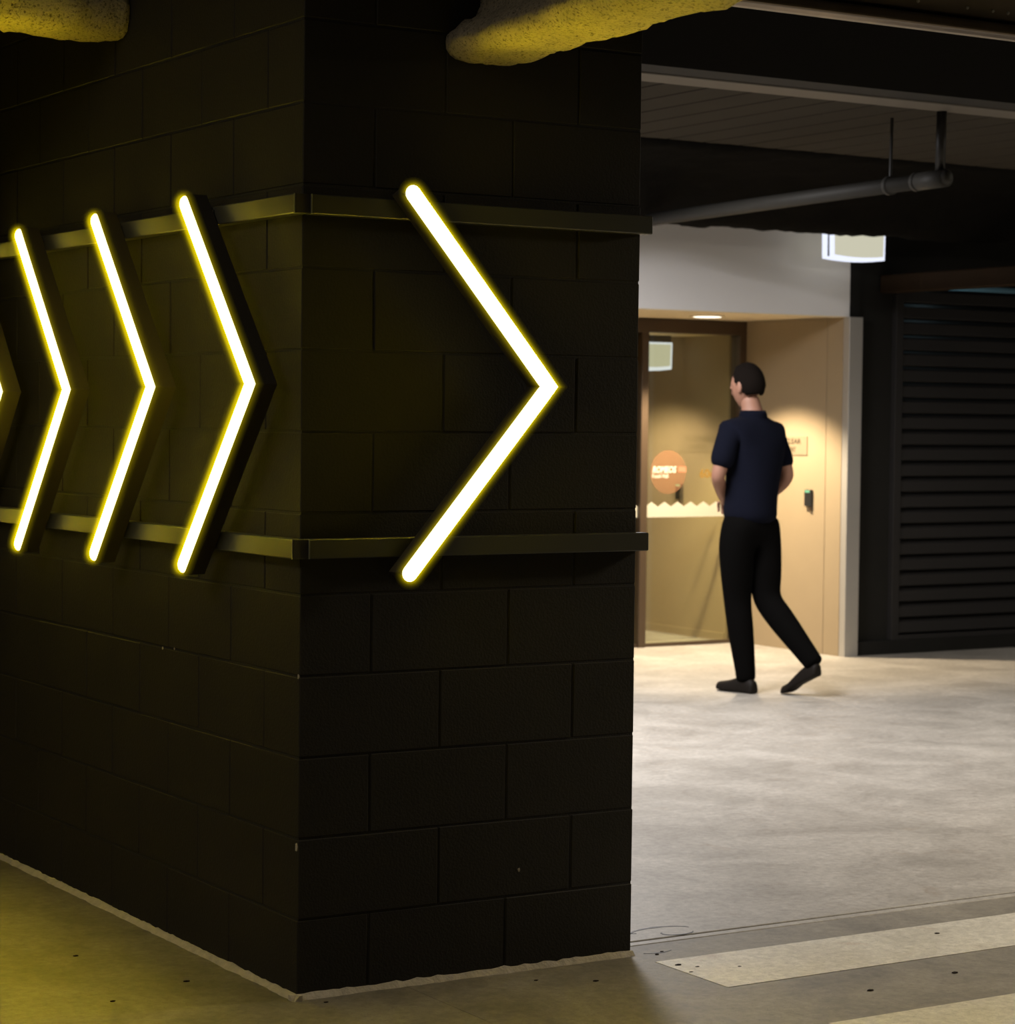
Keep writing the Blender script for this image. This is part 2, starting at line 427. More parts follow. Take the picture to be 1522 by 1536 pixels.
def make_dome(r, w, full=False, flat=1.0):
    """half round V-shaped tube standing on the channel at depth w (towards -w), round ends"""
    P = [Vector(p) for p in chev_path(0)]
    t0 = (P[1] - P[0]).normalized(); t1 = (P[2] - P[1]).normalized()
    secs = []
    nseg = 14
    a0, a1 = (0, 2 * math.pi) if full else (0, math.pi)
    angs = [a0 + (a1 - a0) * i / nseg for i in range(nseg if full else nseg + 1)]
    def sec(c, n, rad, k=1.0):
        return [(c.x + n.x * rad * math.cos(a) * k, w - rad * flat * math.sin(a), c.y + n.y * rad * math.cos(a) * k) for a in angs]
    n0 = Vector((-t0.y, t0.x)); n1 = Vector((-t1.y, t1.x)); m = (n0 + n1).normalized(); k = 1 / m.dot(n0)
    for i in range(5):
        th = math.pi / 2 * i / 4
        secs.append(sec(P[0] - t0 * r * math.cos(th), n0, max(r * math.sin(th), 1e-4)))
    secs.append(sec(P[1] - t0 * r * 1.2, n0, r))
    secs.append(sec(P[1], m, r, (k + 0.15) / 1.15))
    secs.append(sec(P[1] + t1 * r * 1.2, n1, r))
    for i in range(5):
        th = math.pi / 2 * (1 - i / 4)
        secs.append(sec(P[2] + t1 * r * math.cos(th), n1, max(r * math.sin(th), 1e-4)))
    return bm_mesh(sweep_bm(secs), 'tube')

fin_me = make_fin(0.021, -0.0395, -0.098, 0.016)
tube_me = make_dome(0.0210, -0.098, False, 0.58)
HALO_SHELLS = []  # added glowing shells imitating bloom around the tubes, not a lamp part
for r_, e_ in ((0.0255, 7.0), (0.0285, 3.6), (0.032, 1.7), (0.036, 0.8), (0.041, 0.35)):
    m_ = make_dome(r_, -0.102, True, 0.78); m_.materials.append(vol_emit('yellow_halo_shell', (1.0, 0.77, 0.0), e_)); HALO_SHELLS.append(m_)
fin_me.materials.append(M['black_metal']); tube_me.materials.append(M['tube']);
for p in tube_me.polygons: p.use_smooth = True
stub_me = bm_mesh(box_bm((-0.018, -0.0395, -0.02), (0.018, -0.0385, 0.02)), 'bracket'); stub_me.materials.append(M['black_metal'])

def chevron(origin, left, label):
    t = empty('chevron_light', origin)
    if left: t.matrix_world = Matrix.Translation(origin) @ Matrix(((0, 1, 0, 0), (-1, 0, 0, 0), (0, 0, 1, 0), (0, 0, 0, 1)))
    link('channel', fin_me, None, t); link('light_tube', tube_me, None, t); 
    for j in HALO_SHELLS: link('halo_shell', j, None, t)
    for z in (0.431, -0.404): link('bracket', stub_me, None, t, (-abs(z) * 0.40 / 0.465, 0, z))
    tag(t, label, 'light', 'yellow chevron lights pointing right')
    return t
chevron(Vector((0.652, 0, 1.514)), False, 'large yellow neon chevron alone on the front face of the black pier')
labs = ['yellow neon chevron on the left wall, the one nearest the pier corner',
        'yellow neon chevron on the left wall, second from the pier corner',
        'yellow neon chevron on the left wall, third from the pier corner',
        'yellow neon chevron at the left picture edge, only its point showing']
for i in range(4):
    chevron(Vector((0, (0.077, 0.689, 1.301, 1.872)[i], 1.510 - 0.004 * i)), True, labs[i])

# ================================================================== SPRAYED BEAMS
def sprayed(name, prof, a0, a1, place, mat, amp=0.012, step=0.02, drift=None):
    """prof: closed outline (u,z); swept from a0 to a1; place(u,a,z) -> world"""
    # densify outline
    pts = []
    for i in range(len(prof)):
        p, q = Vector(prof[i]), Vector(prof[(i + 1) % len(prof)])
        n = max(1, int((q - p).length / step))
        for j in range(n): pts.append(p.lerp(q, j / n))
    for _ in range(3):
        pts = [(pts[i - 1] + pts[i] * 2 + pts[(i + 1) % len(pts)]) / 4 for i in range(len(pts))]
    cu = sum((p.x for p in pts)) / len(pts); cz = sum((p.y for p in pts)) / len(pts)
    n = max(2, int(abs(a1 - a0) / step)); secs = []
    for k in range(n + 1):
        a = a0 + (a1 - a0) * k / n
        s = []
        for i, p in enumerate(pts):
            tg = (pts[(i + 1) % len(pts)] - pts[i - 1]).normalized(); nn = Vector((tg.y, -tg.x))
            q = Vector((p.x * 1.0, a, p.y))
            d = noise.noise(q * 7) * amp * 1.3 + noise.noise(q * 22) * amp * 0.7 + noise.noise(q * 60) * amp * 0.45
            u, z = p.x + nn.x * d, p.y + nn.y * d
            if drift: u, z = drift(u, a, z)
            s.append(place(u, a, z))
        secs.append(s)
    return smooth(link(name, bm_mesh(sweep_bm(secs), name), mat))

# beam out of the front face (runs along -Y)
prof2 = [(0.388, 2.350), (0.425, 2.330), (0.50, 2.326), (0.60, 2.330), (0.628, 2.345), (0.632, 2.395), (0.565, 2.45), (0.555, 3.2),
         (0.50, 3.2), (0.50, 2.455), (0.44, 2.42), (0.388, 2.397)]
def drift2(u, a, z):
    return (u - 0.09 * min(1, max(0, -a) / 1.07), z)
b2 = sprayed('fireproofed_beam', prof2, 0.0, -1.9, lambda u, a, z: (u, a, z), M['foam'], 0.010, 0.016, drift2)
tag(b2, 'rough sprayed fireproofed beam above the front face of the pier, lit yellow below', 'beam')
prof1 = [(1.085, 2.52), (1.12, 2.498), (1.22, 2.50), (1.32, 2.515), (1.34, 2.58), (1.25, 2.64), (1.23, 3.2), (1.16, 3.2), (1.15, 2.64), (1.085, 2.60)]
b1 = sprayed('fireproofed_beam', prof1, 0.0, -2.2, lambda u, a, z: (a, u, z), M['foam'], 0.012, 0.016)
tag(b1, 'rough sprayed fireproofed beam over the left wall in the upper left corner', 'beam')

# ================================================================== SHUTTER HOOD above the opening
hood = empty('roller_shutter_hood', (2.8, 0.07, 2.57))
def hbox(name, lo, hi, mat, bev=0.0, seg=1):
    return link(name, bm_mesh(box_bm(Vector(lo) - hood.location, Vector(hi) - hood.location, bev, seg=seg), name), mat, hood)
hbox('face_panel', (0.995, 0.075, 2.625), (4.6, 0.35, 3.3), M['hood_face'], 0.003)
hbox('bottom_rail', (0.995, 0.050, 2.578), (4.6, 0.115, 2.612), M['galv'], 0.010, 3)
hbox('seal_strip', (0.995, 0.085, 2.600), (4.6, 0.105, 2.632), M['black_metal'])
for x in (1.55, 1.93, 2.01, 2.20, 2.30, 2.36, 2.7, 3.1):
    bm = bmesh.new(); bmesh.ops.create_uvsphere(bm, u_segments=8, v_segments=5, radius=0.0055)
    link('screw', bm_mesh(bm, 'screw'), M['screw'], hood, Vector((x, 0.074, 2.648)) - hood.location)
tag(hood, 'brownish galvanised shutter hood with screws in the upper right corner', 'shutter')

# ================================================================== CEILING beyond the pier
ceil = struct(box('ceiling', (-9, -9, 3.5), (14, 10.5, 3.7), M['slab']))
beamf = struct(box('trim_1', (0.993, 2.36, 2.80), (14, 2.53, 3.5), M['black_beam']))
strip = struct(box('trim_2', (0.993, 2.525, 2.793), (14, 2.705, 2.803), M['deck_strip'], None, 0.003))
deck = struct(box('ceiling_deck', (0.993, 2.705, 2.84), (14, 6.4, 2.95), M['slab']))
x = 1.0; k = 0
_dk = bm_mesh(box_bm((0.006, 2.706, 0), (0.219, 5.4, 0.03), 0.004), 'deck_sheet')
while x < 11:
    link('deck_sheet', _dk, M['deck'], deck, (x, 0, 2.805)); x += 0.225
# dark sprayed beam in front of the entrance
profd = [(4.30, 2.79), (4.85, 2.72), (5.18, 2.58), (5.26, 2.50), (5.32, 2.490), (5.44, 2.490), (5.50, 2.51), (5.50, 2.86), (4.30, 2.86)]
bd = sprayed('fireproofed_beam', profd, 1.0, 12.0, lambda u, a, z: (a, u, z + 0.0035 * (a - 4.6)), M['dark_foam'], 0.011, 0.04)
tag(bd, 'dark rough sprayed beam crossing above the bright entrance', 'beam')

# drain pipe
pipe = empty('drain_pipe', (4.46, 2.70, 2.50))
def ppart(name, bm, mat): 
    bm.transform(Matrix.Translation(-pipe.location)); return smooth(link(name, bm_mesh(bm, name), mat, pipe))
ppart('pipe_run', cyl_bm((4.455, 2.72, 2.500), (4.665, 5.20, 2.497), 0.035, 20), M['pipe'])
ppart('pipe_elbow', cyl_bm((4.452, 2.655, 2.500), (4.467, 2.86, 2.500), 0.040, 20), M['pipe'])
bm = cyl_bm((4.458, 2.70, 2.53), (4.463, 2.70, 2.803), 0.022, 16)
ppart('drop_pipe', bm, M['rod'])
bm = bmesh.new(); bmesh.ops.create_uvsphere(bm, u_segments=16, v_segments=8, radius=0.036, matrix=Matrix.Translation((4.455, 2.665, 2.505)))
ppart('end_cap', bm, M['pipe'])
for yy in (2.855, 3.06):
    ppart('pipe_collar', cyl_bm((4.4555 + (yy - 2.72) * 0.0847 - 0.001, yy - 0.012, 2.5), (4.4555 + (yy - 2.72) * 0.0847 + 0.001, yy + 0.012, 2.5), 0.043, 20), M['pipe'])
tag(pipe, 'grey drain pipe slung under the dark ceiling with a dark drop pipe', 'pipe')
rod = link('hanger_rod', bm_mesh(cyl_bm((4.485, 3.06, 2.54), (4.49, 3.06, 2.803), 0.0075, 8), 'hanger_rod'), M['rod'])
tag(rod, 'thin dark hanger rod holding the drain pipe', 'rod')

# ================================================================== ENTRANCE ALCOVE
up = struct(box('wall_upper', (4.2, 6.0, 2.070), (6.71, 6.12, 3.5), M['white_panel']))
alc = struct(box('ceiling_alcove', (4.2, 6.12, 2.070), (6.80, 7.08, 2.25), M['cream']))
box('soffit_edge', (4.6, 6.001, 2.066), (6.71, 6.12, 2.0705), M['cream'], alc)
right = struct(box('wall_right', (6.70, 6.03, 0.0), (6.80, 9.2, 2.25), M['mortar']))
for (ya, yb) in ((6.02, 6.168), (6.172, 7.08)):
    box('wall_panel', (6.68, ya, 0.0), (6.70, yb, 2.068), M['tan'], right, 0.001)
trim = struct(box('trim_3', (6.683, 5.965, 0.0), (6.788, 6.03, 2.068), M['steel_trim'], None, 0.002))
left = struct(box('wall_side', (4.2, 6.0, 0.0), (4.6, 9.2, 2.069), M['tan']))

# downlight in the alcove soffit
dl = empty('downlight', (6.02, 6.515, 2.066))
bm = bmesh.new(); bmesh.ops.create_cone(bm, cap_ends=True, segments=24, radius1=0.105, radius2=0.105, depth=0.006, matrix=Matrix.Translation((0, 0, 0.001)))
link('trim_ring', bm_mesh(bm, 'trim_ring'), M['cream'], dl)
bm = bmesh.new(); bmesh.ops.create_cone(bm, cap_ends=True, segments=24, radius1=0.085, radius2=0.085, depth=0.004, matrix=Matrix.Translation((0, 0, -0.003)))
link('lens', bm_mesh(bm, 'lens'), M['lamp'], dl)
tag(dl, 'glowing round downlight recessed in the cream soffit above the glass door', 'light')

# door with frame
door = struct(empty('door_1', (6.2, 6.9, 0)))
def dbox(name, lo, hi, mat, par=None, bev=0.0, lab=None):
    o = link(name, bm_mesh(box_bm(Vector(lo) - door.location, Vector(hi) - door.location, bev), name), mat, par or door)
    if lab: o['label'] = lab
    return o
dbox('header', (4.52, 6.88, 1.980), (6.596, 6.98, 2.066), M['bronze'], None, 0.003)
dbox('jamb', (6.545, 6.88, 0), (6.596, 6.98, 1.980), M['bronze'], None, 0.003)
dbox('jamb', (5.785, 6.885, 0), (5.838, 6.975, 1.980), M['bronze'], None, 0.003)
dbox('jamb', (5.06, 6.88, 0), (5.11, 6.98, 1.980), M['bronze'], None, 0.003)
dbox('side_panel', (4.52, 6.9, 0), (5.06, 6.96, 1.980), M['tan'])
def leaf(x0, x1):
    g = dbox('glass_pane', (x0, 6.915, 0.022), (x1, 6.925, 1.980), M['glass'])
    dbox('bottom_rail', (x0, 6.905, 0.003), (x1, 6.935, 0.022), M['bronze'])
    return g
g2 = leaf(5.11, 5.785); g1 = leaf(5.838, 6.545)

def text_bm(s, size, thick, shear=0.0, bold=0.0, xscale=1.0):
    c = bpy.data.curves.new('txt', 'FONT'); c.body = s; c.size = size; c.extrude = thick; c.shear = shear; c.offset = bold
    c.resolution_u = 3
    o = bpy.data.objects.new('txt', c); col.objects.link(o)
    dg = bpy.context.evaluated_depsgraph_get()
    me = bpy.data.meshes.new_from_object(o.evaluated_get(dg))
    bpy.data.objects.remove(o); bpy.data.curves.remove(c)
    xs = [v.co.x for v in me.vertices]; ys = [v.co.y for v in me.vertices]
    return me, min(xs), max(xs), min(ys), max(ys)

def place_text(name, s, x0, x1, z0, z1, y, mat, par, shear=0.0, bold=0.0, axis='y', origin=Vector((0, 0, 0))):
    me, a, b, c, d = text_bm(s, 0.1, 0.0004, shear, bold)
    for v in me.vertices:
        u = x0 + (v.co.x - a) / (b - a) * (x1 - x0); z = z0 + (v.co.y - c) / (d - c) * (z1 - z0)
        if axis == 'y': v.co = Vector((u, y - v.co.z, z)) - origin
        else: v.co = Vector((y - v.co.z, u, z)) - origin
    me.name = name
    return link(name, me, mat, par)

YG = 6.9142
def decal(x0, x1, zs, zl, name, g):
    """zigzag manifestation band on the glass"""
    bm = bmesh.new(); n = int(round((x1 - x0) / 0.098)); top = []
    for i in range(n + 1):
        top.append((x0 + i * (x1 - x0) / n, zs))
        if i < n: top.append((x0 + (i + 0.5) * (x1 - x0) / n, zs + 0.030))
    for dy in (0, -0.0006):
        bm.faces.new([bm.verts.new(Vector((x, YG + dy, z)) - door.location) for x, z in [(x0, zl)] + top + [(x1, zl)]][::(1 if dy else -1)])
    bm.normal_update()
    me = bpy.data.meshes.new(name); bmesh.ops.triangulate(bm, faces=bm.faces[:]); bm.to_mesh(me); bm.free()
    o = link(name, me, M['white_film'], g); o['label'] = 'white zigzag safety band stuck across the glass'; return o
decal(5.838, 6.545, 0.885, 0.818, 'safety_band', g1)
decal(5.11, 5.785, 0.885, 0.818, 'safety_band', g2)
bm = bmesh.new(); bmesh.ops.create_cone(bm, cap_ends=True, segments=40, radius1=0.138, radius2=0.138, depth=0.0006,
    matrix=Matrix.Translation(Vector((6.016, YG, 1.103)) - door.location) @ Matrix.Rotation(R(90), 4, 'X'))
o = link('round_decal', bm_mesh(bm, 'round_decal'), M['orange_film'], g1); o['label'] = 'translucent orange round decal behind white lettering'
OR = door.location
place_text('lettering', 'ROMEOS', 5.893, 6.078, 1.098, 1.140, YG - 0.001, M['white_ink'], g1, 0.25, 0.003, origin=OR)
place_text('lettering', 'Food Hall', 5.893, 6.015, 1.066, 1.092, YG - 0.001, M['white_ink'], g1, 0.0, 0.001, origin=OR)
bm = box_bm(Vector((6.092, YG - 0.0012, 1.103)) - OR, Vector((6.152, YG - 0.0004, 1.137)) - OR)
o = link('pill_mark', bm_mesh(bm, 'pill_mark'), M['pink_ink'], g1); o['label'] = 'salmon lozenge beside the white lettering'
place_text('lettering', '60c', 6.262, 6.372, 1.065, 1.122, YG - 0.001, M['yellow_ink'], g1, 0.0, 0.002, origin=OR)['label'] = 'mustard yellow characters on the glass'

door.location += Vector((0.084, 0.10, 0.0))

# lobby beyond the glass
struct(box('wall_lobby', (6.62, 7.085, 0.0), (6.70, 9.2, 1.985), M['tan']))
struct(box('wall_back', (4.6, 9.1, 0.0), (6.62, 9.2, 2.25), M['tan']))
struct(box('ceiling_lobby', (4.6, 7.085, 1.985), (6.70, 9.2, 2.25), M['cream']))
struct(box('baseboard_lobby', (6.606, 7.09, 0.0), (6.62, 9.1, 0.055), M['tan'], None, 0.001))

# illuminated sign boxes
def exit_box(loc, wd, ht, th, label, rot, bar):
    t = empty('sign_box', loc); t.rotation_euler = (0, 0, rot)
    # bowed plate: lower edge slightly curved, pale glowing rim and cream face
    def plate(w0, w1, z0, z1, y0, y1, bow):
        bm = bmesh.new(); n = 12; rings = []
        for yy in (y0, y1):
            low = [(w0 + (w1 - w0) * i / n, z0 - bow * (1 - (2 * i / n - 1) ** 2)) for i in range(n + 1)]
            pts = low + [(w1 + 0.004, z1), (w0 - 0.004, z1)]
            rings.append([bm.verts.new((x, yy, z)) for x, z in pts])
        m_ = len(rings[0])
        for i in range(m_): bm.faces.new((rings[0][i], rings[0][(i + 1) % m_], rings[1][(i + 1) % m_], rings[1][i]))
        bm.faces.new(rings[0]); bm.faces.new(rings[1][::-1])
        return bm
    link('glowing_rim', bm_mesh(plate(-wd / 2, wd / 2, 0, ht, -th / 2, -th / 2 + 0.008, 0.012), 'glowing_rim'), M['sign_edge'], t)
    link('face_panel', bm_mesh(plate(-wd / 2 + 0.033, wd / 2 - 0.014, 0.022, ht - 0.012, -th / 2 - 0.003, -th / 2 + 0.001, 0.010), 'face_panel'), M['sign_face'], t)
    link('glowing_rim', bm_mesh(plate(-wd / 2, wd / 2, 0, ht, th / 2 - 0.008, th / 2, 0.012), 'glowing_rim'), M['sign_edge'], t)
    link('face_panel', bm_mesh(plate(-wd / 2 + 0.014, wd / 2 - 0.033, 0.022, ht - 0.012, th / 2 - 0.001, th / 2 + 0.003, 0.010), 'face_panel'), M['sign_face'], t)
    link('core', bm_mesh(box_bm((-wd / 2 + 0.002, -th / 2 + 0.0085, 0.012), (wd / 2 - 0.002, -th / 2 + 0.028, ht)), 'core'), M['black_metal'], t)
    link('mounting_bar', bm_mesh(box_bm((-wd / 2 - 0.01, -0.03, ht), (wd / 2 - 0.008, 0.03, ht + bar), 0.002), 'mounting_bar'), M['black_metal'], t)
    tag(t, label, 'sign')
    return t
exit_box((6.50, 5.72, 2.392), 0.415, 0.20, 0.075, 'blank glowing sign box hanging below the dark beam beside the louvres', 0, 0.20)
exit_box((6.31, 7.55, 1.765), 0.34, 0.175, 0.05, 'blank glowing sign box seen through the door glass', 0, 0.045)

# wall sign and card reader on the tan wall
sg = empty('wall_sign', (6.68, 6.535, 1.222))
link('plate', bm_mesh(box_bm((-0.006, -0.19, 0), (0.0, 0.19, 0.118), 0.001), 'plate'), M['sign_plate'], sg)
def wtext(s, y0, y1, z0, z1):
    me, a, b, c, d = text_bm(s, 0.1, 0.0004, 0, 0.001)
    for v in me.vertices:
        u = y0 + (v.co.x - a) / (b - a) * (y1 - y0); z = z0 + (v.co.y - c) / (d - c) * (z1 - z0)
        v.co = Vector((-0.0065 - v.co.z, u, z))
    me.flip_normals()
    link('lettering', me, M['ink'], sg)
wtext('KEEP CLEAR', 0.155, -0.13, 0.068, 0.102)
wtext('DOORWAY', 0.105, -0.08, 0.018, 0.052)
tag(sg, 'tan sign plate with brown capitals behind the walking person', 'sign')

def reader(loc, label):
    t = empty('card_reader', loc)
    link('body', bm_mesh(box_bm((-0.022, -0.033, 0.02), (0.0, 0.033, 0.125), 0.004), 'body'), M['reader'], t)
    link('indicator', bm_mesh(box_bm((-0.0235, -0.022, 0.107), (-0.018, 0.024, 0.121), 0.001), 'indicator'), M['green'], t)
    link('cable_gland', bm_mesh(box_bm((-0.016, -0.030, -0.004), (0.0, -0.004, 0.02), 0.002), 'cable_gland'), M['bronze'], t)
    tag(t, label, 'card reader')
reader((6.68, 6.316, 0.885), 'black card reader with green light on the tan wall')
reader((6.62, 7.60, 0.885), 'small dark card reader on the lobby wall seen through the glass')

# ================================================================== LOUVRE WALL
wb = struct(box('wall_end', (6.788, 6.03, 0.0), (7.075, 6.2, 3.5), M['wall_dark']))
box('wall_panel', (6.71, 6.0, 2.07), (6.788, 6.2, 3.5), M['wall_dark'], wb)
box('wall_panel', (7.075, 6.03, 2.36), (12, 6.2, 3.5), M['wall_dark'], wb)
kerb = struct(box('baseboard_end', (6.788, 5.985, 0.0), (12, 6.2, 0.085), M['wall_dark'], None, 0.004))
struct(box('wall_plant', (6.9, 6.75, 0.0), (12, 6.85, 3.5), M['black_beam']))
lv = empty('louvre_screen', (8.6, 6.05, 0.085))
def lbox(name, lo, hi, mat, bev=0.0):
    return link(name, bm_mesh(box_bm(Vector(lo) - lv.location, Vector(hi) - lv.location, bev), name), mat, lv)
lbox('frame_post', (7.075, 5.99, 0.085), (7.135, 6.09, 2.27), M['slat'], 0.003)
lbox('frame_post', (10.1, 5.99, 0.085), (10.16, 6.09, 2.27), M['slat'], 0.003)
lbox('bottom_rail', (7.135, 5.992, 0.085), (10.1, 6.09, 0.114), M['slat'], 0.002)
bm = bmesh.new()
pr_ = [(0.0, 0.0), (-0.030, 0.004), (-0.034, 0.010), (-0.030, 0.070), (0.020, 0.094), (0.024, 0.090), (-0.022, 0.062), (-0.022, 0.010), (0.0, 0.006)]
sl = bm_mesh(sweep_bm([[(-1.46, y, z) for y, z in pr_], [(1.505, y, z) for y, z in pr_]]), 'slat')
for i in range(22):
    o = link('slat', sl, M['slat'], lv, Vector((8.595, 6.03, 0.122 + i * 0.0975)) - lv.location)
tag(lv, 'charcoal horizontal louvre screen filling the dark wall at the right', 'louvre')
# bluish lamp and an added pipe behind the louvres, duct above
sp = smooth(link('added_glint_pipe', bm_mesh(cyl_bm((7.14, 6.42, 2.27), (11.5, 6.42, 2.27), 0.055, 20), 'added_glint_pipe'), M['added_blue_pipe']))  # added so the bluish light has something to reflect from
tag(sp, 'added pale blue pipe catching bluish light in the gap above the louvre screen', 'pipe')
pl = bpy.data.lights.new('plant_light', 'POINT'); pl.energy = 1.1; pl.color = (0.6, 0.9, 1.0); pl.shadow_soft_size = 0.03
plo = bpy.data.objects.new('plant_light', pl); plo.location = (7.55, 6.22, 2.40); col.objects.link(plo)
dk = box('cable_duct', (6.96, 3.2, 2.225), (7.08, 6.02, 2.335), M['duct'], None, 0.006)
tag(dk, 'brown duct running out over the top of the louvre screen', 'duct')

# ================================================================== PERSON
ORG = Vector((4.97, 4.78, 0.0))
AR = Vector((0.8519, -0.5237, 0)); AW = Vector((0.5237, 0.8519, 0))
def P(a, b, z): return AR * a + AW * b + Vector((0, 0, z))
person = empty('person', ORG)
tag(person, 'person in navy short-sleeved shirt and black trousers walking past the entrance', 'person')

def skin(chains, sub=2, root=None):
    """chains: lists of (point, radius or (rx, ry)); points shared by position"""
    verts, rad, edges, idx = [], [], [], {}
    for ch in chains:
        prev = None
        for p, r in ch:
            key = tuple(round(c, 4) for c in p)
            if key not in idx:
                idx[key] = len(verts); verts.append(Vector(p)); rad.append(r if isinstance(r, tuple) else (r, r))
            i = idx[key]
            if prev is not None and prev != i: edges.append((prev, i))
            prev = i
    me = bpy.data.meshes.new('s'); me.from_pydata(verts, edges, []); me.update()
    o = bpy.data.objects.new('s', me); col.objects.link(o)
    md = o.modifiers.new('k', 'SKIN'); md.use_smooth_shade = True
    for i, r in enumerate(rad): me.skin_vertices[0].data[i].radius = r
    for i in range(len(rad)): me.skin_vertices[0].data[i].use_root = (i == 0)
    sb = o.modifiers.new('u', 'SUBSURF'); sb.levels = sub; sb.render_levels = sub
    bpy.context.view_layer.update()
    dg = bpy.context.evaluated_depsgraph_get()
    out = bpy.data.meshes.new_from_object(o.evaluated_get(dg))
    bpy.data.objects.remove(o)
    out.materials.clear()
    return out

# joints  (a: to the right in view, b: away, z)
pel = P(0.055, 0.00, 0.93); waist = P(0.060, 0.005, 1.05); chest = P(0.078, 0.01, 1.25); uchest = P(0.078, 0.015, 1.37)
neck = P(0.066, 0.02, 1.455); nek2 = P(0.050, 0.035, 1.525); head = P(0.036, 0.05, 1.615)
shR = P(0.182, 0.110, 1.375); elR = P(0.262, 0.050, 1.135); wrR = P(0.150, 0.170, 1.015)
shL = P(-0.062, -0.085, 1.375); elL = P(-0.128, -0.105, 1.140); wrL = P(-0.085, 0.090, 1.030)
hpL = P(-0.020, -0.045, 0.885); knL = P(-0.005, 0.005, 0.485); anL = P(0.042, -0.030, 0.085)
hpR = P(0.125, 0.050, 0.885); knR = P(0.150, 0.015, 0.490); anR = P(0.372, -0.19, 0.185)

def hand(wr, el, fdir, side):
    """palm and five fingers continuing the forearm, slightly curled; returns chains"""
    d = (wr - el).normalized()
    s = d.cross(fdir).normalized() * side       # across the palm
    nrm = d.cross(s).normalized() * side         # towards the palm side
    ch = []
    palm0 = wr + d * 0.03; palm1 = wr + d * 0.075
    ch.append([(wr, 0.024), (palm0, (0.030, 0.018)), (palm1, (0.036, 0.014))])
    fingers = []
    for i, (off, ln) in enumerate(((-0.030, 0.066), (-0.010, 0.076), (0.010, 0.072), (0.029, 0.056))):
        b0 = palm1 + s * off * 0.9 - d * 0.015
        k1 = palm1 + s * off + d * ln * 0.35 + nrm * 0.004
        k2 = k1 + d * ln * 0.33 + nrm * ln * 0.18
        k3 = k2 + d * ln * 0.20 + nrm * ln * 0.30
        fingers.append([(b0, 0.009), (k1, 0.0088), (k2, 0.008), (k3, 0.0068)])
    t0 = palm0 - s * 0.020; t1 = t0 - s * 0.026 + d * 0.025 + nrm * 0.012; t2 = t1 + d * 0.030 - s * 0.006 + nrm * 0.012
    fingers.append([(t0, 0.012), (t1, 0.0105), (t2, 0.0085)])
    return ch, fingers

hR, fR = hand(wrR, elR, Vector((0, 0, 1)), 1)
hL, fL = hand(wrL, elL, Vector((0, 0, 1)), -1)
body_ch = [
    [(pel, 0.075), (waist, 0.085), (chest, 0.09), (uchest, 0.075), (neck, 0.058), (nek2, 0.054), (nek2 + Vector((0, 0, 0.05)), 0.05)],
    [(uchest, 0.075), (shR, 0.058), (shR.lerp(elR, 0.5), 0.046), (elR, 0.038), (elR.lerp(wrR, 0.35), 0.038), (wrR, 0.025)],
    [(uchest, 0.075), (shL, 0.058), (shL.lerp(elL, 0.5), 0.046), (elL, 0.038), (elL.lerp(wrL, 0.35), 0.038), (wrL, 0.025)],
    [(pel, 0.075), (hpL, 0.06), (hpL.lerp(knL, 0.5), 0.06), (knL, 0.052), (knL.lerp(anL, 0.35), 0.05), (anL, 0.034)],
    [(pel, 0.075), (hpR, 0.06), (hpR.lerp(knR, 0.5), 0.06), (knR, 0.052), (knR.lerp(anR, 0.35), 0.05), (anR, 0.034)],
] + hR + hL
parts = [skin(body_ch, 2)] + [skin([f], 1) for f in fR + fL]

# head with face (local: +x forward, +y left), turned with the walk
FWD = (AR * -0.70 + AW * 0.714).normalized(); LFT = Vector((0, 0, 1)).cross(FWD)
def head_mesh():
    bm = bmesh.new(); bmesh.ops.create_uvsphere(bm, u_segments=40, v_segments=28, radius=1.0)
    for v in bm.verts:
        x, y, z = v.co
        X, Y, Z = x * 0.096, y * 0.076, z * 0.115
        if z < 0:                                    # jaw narrows, chin forward
            t = -z; Y *= 1 - 0.34 * t ** 1.5; X = X * (1 - 0.25 * t) + 0.022 * t
            if x < -0.1: X += 0.045 * t * (-x)
        if x > 0.3:
            X -= 0.010 * (x - 0.3)                   # flatter face
            g = math.exp(-((y / 0.16) ** 2)) 
            X += 0.024 * g * math.exp(-(((z + 0.22) / 0.16) ** 2))              # nose
            X += 0.010 * g * math.exp(-(((z + 0.02) / 0.25) ** 2))              # bridge
            X += 0.006 * math.exp(-(((z - 0.18) / 0.10) ** 2))                  # brow
            for s in (-1, 1): X -= 0.011 * math.exp(-(((y - s * 0.40) / 0.17) ** 2 + ((z - 0.02) / 0.11) ** 2))   # eye sockets
            X += 0.007 * math.exp(-((y / 0.3) ** 2 + ((z + 0.55) / 0.07) ** 2)) # lips
            X -= 0.004 * math.exp(-((y / 0.3) ** 2 + ((z + 0.60) / 0.025) ** 2))
            X += 0.006 * math.exp(-((y / 0.3) ** 2 + ((z + 0.86) / 0.14) ** 2)) # chin
        v.co = (X, Y, Z)
    for s in (-1, 1):                                # ears
        bmesh.ops.create_uvsphere(bm, u_segments=12, v_segments=8, radius=1.0,
            matrix=Matrix.Translation((-0.008, s * 0.077, -0.008)) @ Matrix.Rotation(R(-12), 4, 'Y') @ Matrix.Diagonal((0.018, 0.009, 0.032, 1)))
        bmesh.ops.create_uvsphere(bm, u_segments=12, v_segments=8, radius=0.0115, matrix=Matrix.Translation((0.078, s * 0.031, 0.003)))
    return bm
BAS = Matrix((( FWD.x, LFT.x, 0), (FWD.y, LFT.y, 0), (0, 0, 1))).to_4x4()
HM = Matrix.Translation(head) @ BAS @ Matrix.Rotation(R(8), 4, 'Y')
hb = head_mesh(); hb.transform(HM)
for m_ in parts: hb.from_mesh(m_)
body = smooth(link('body', bm_mesh(hb, 'body'), M['skin'], person))

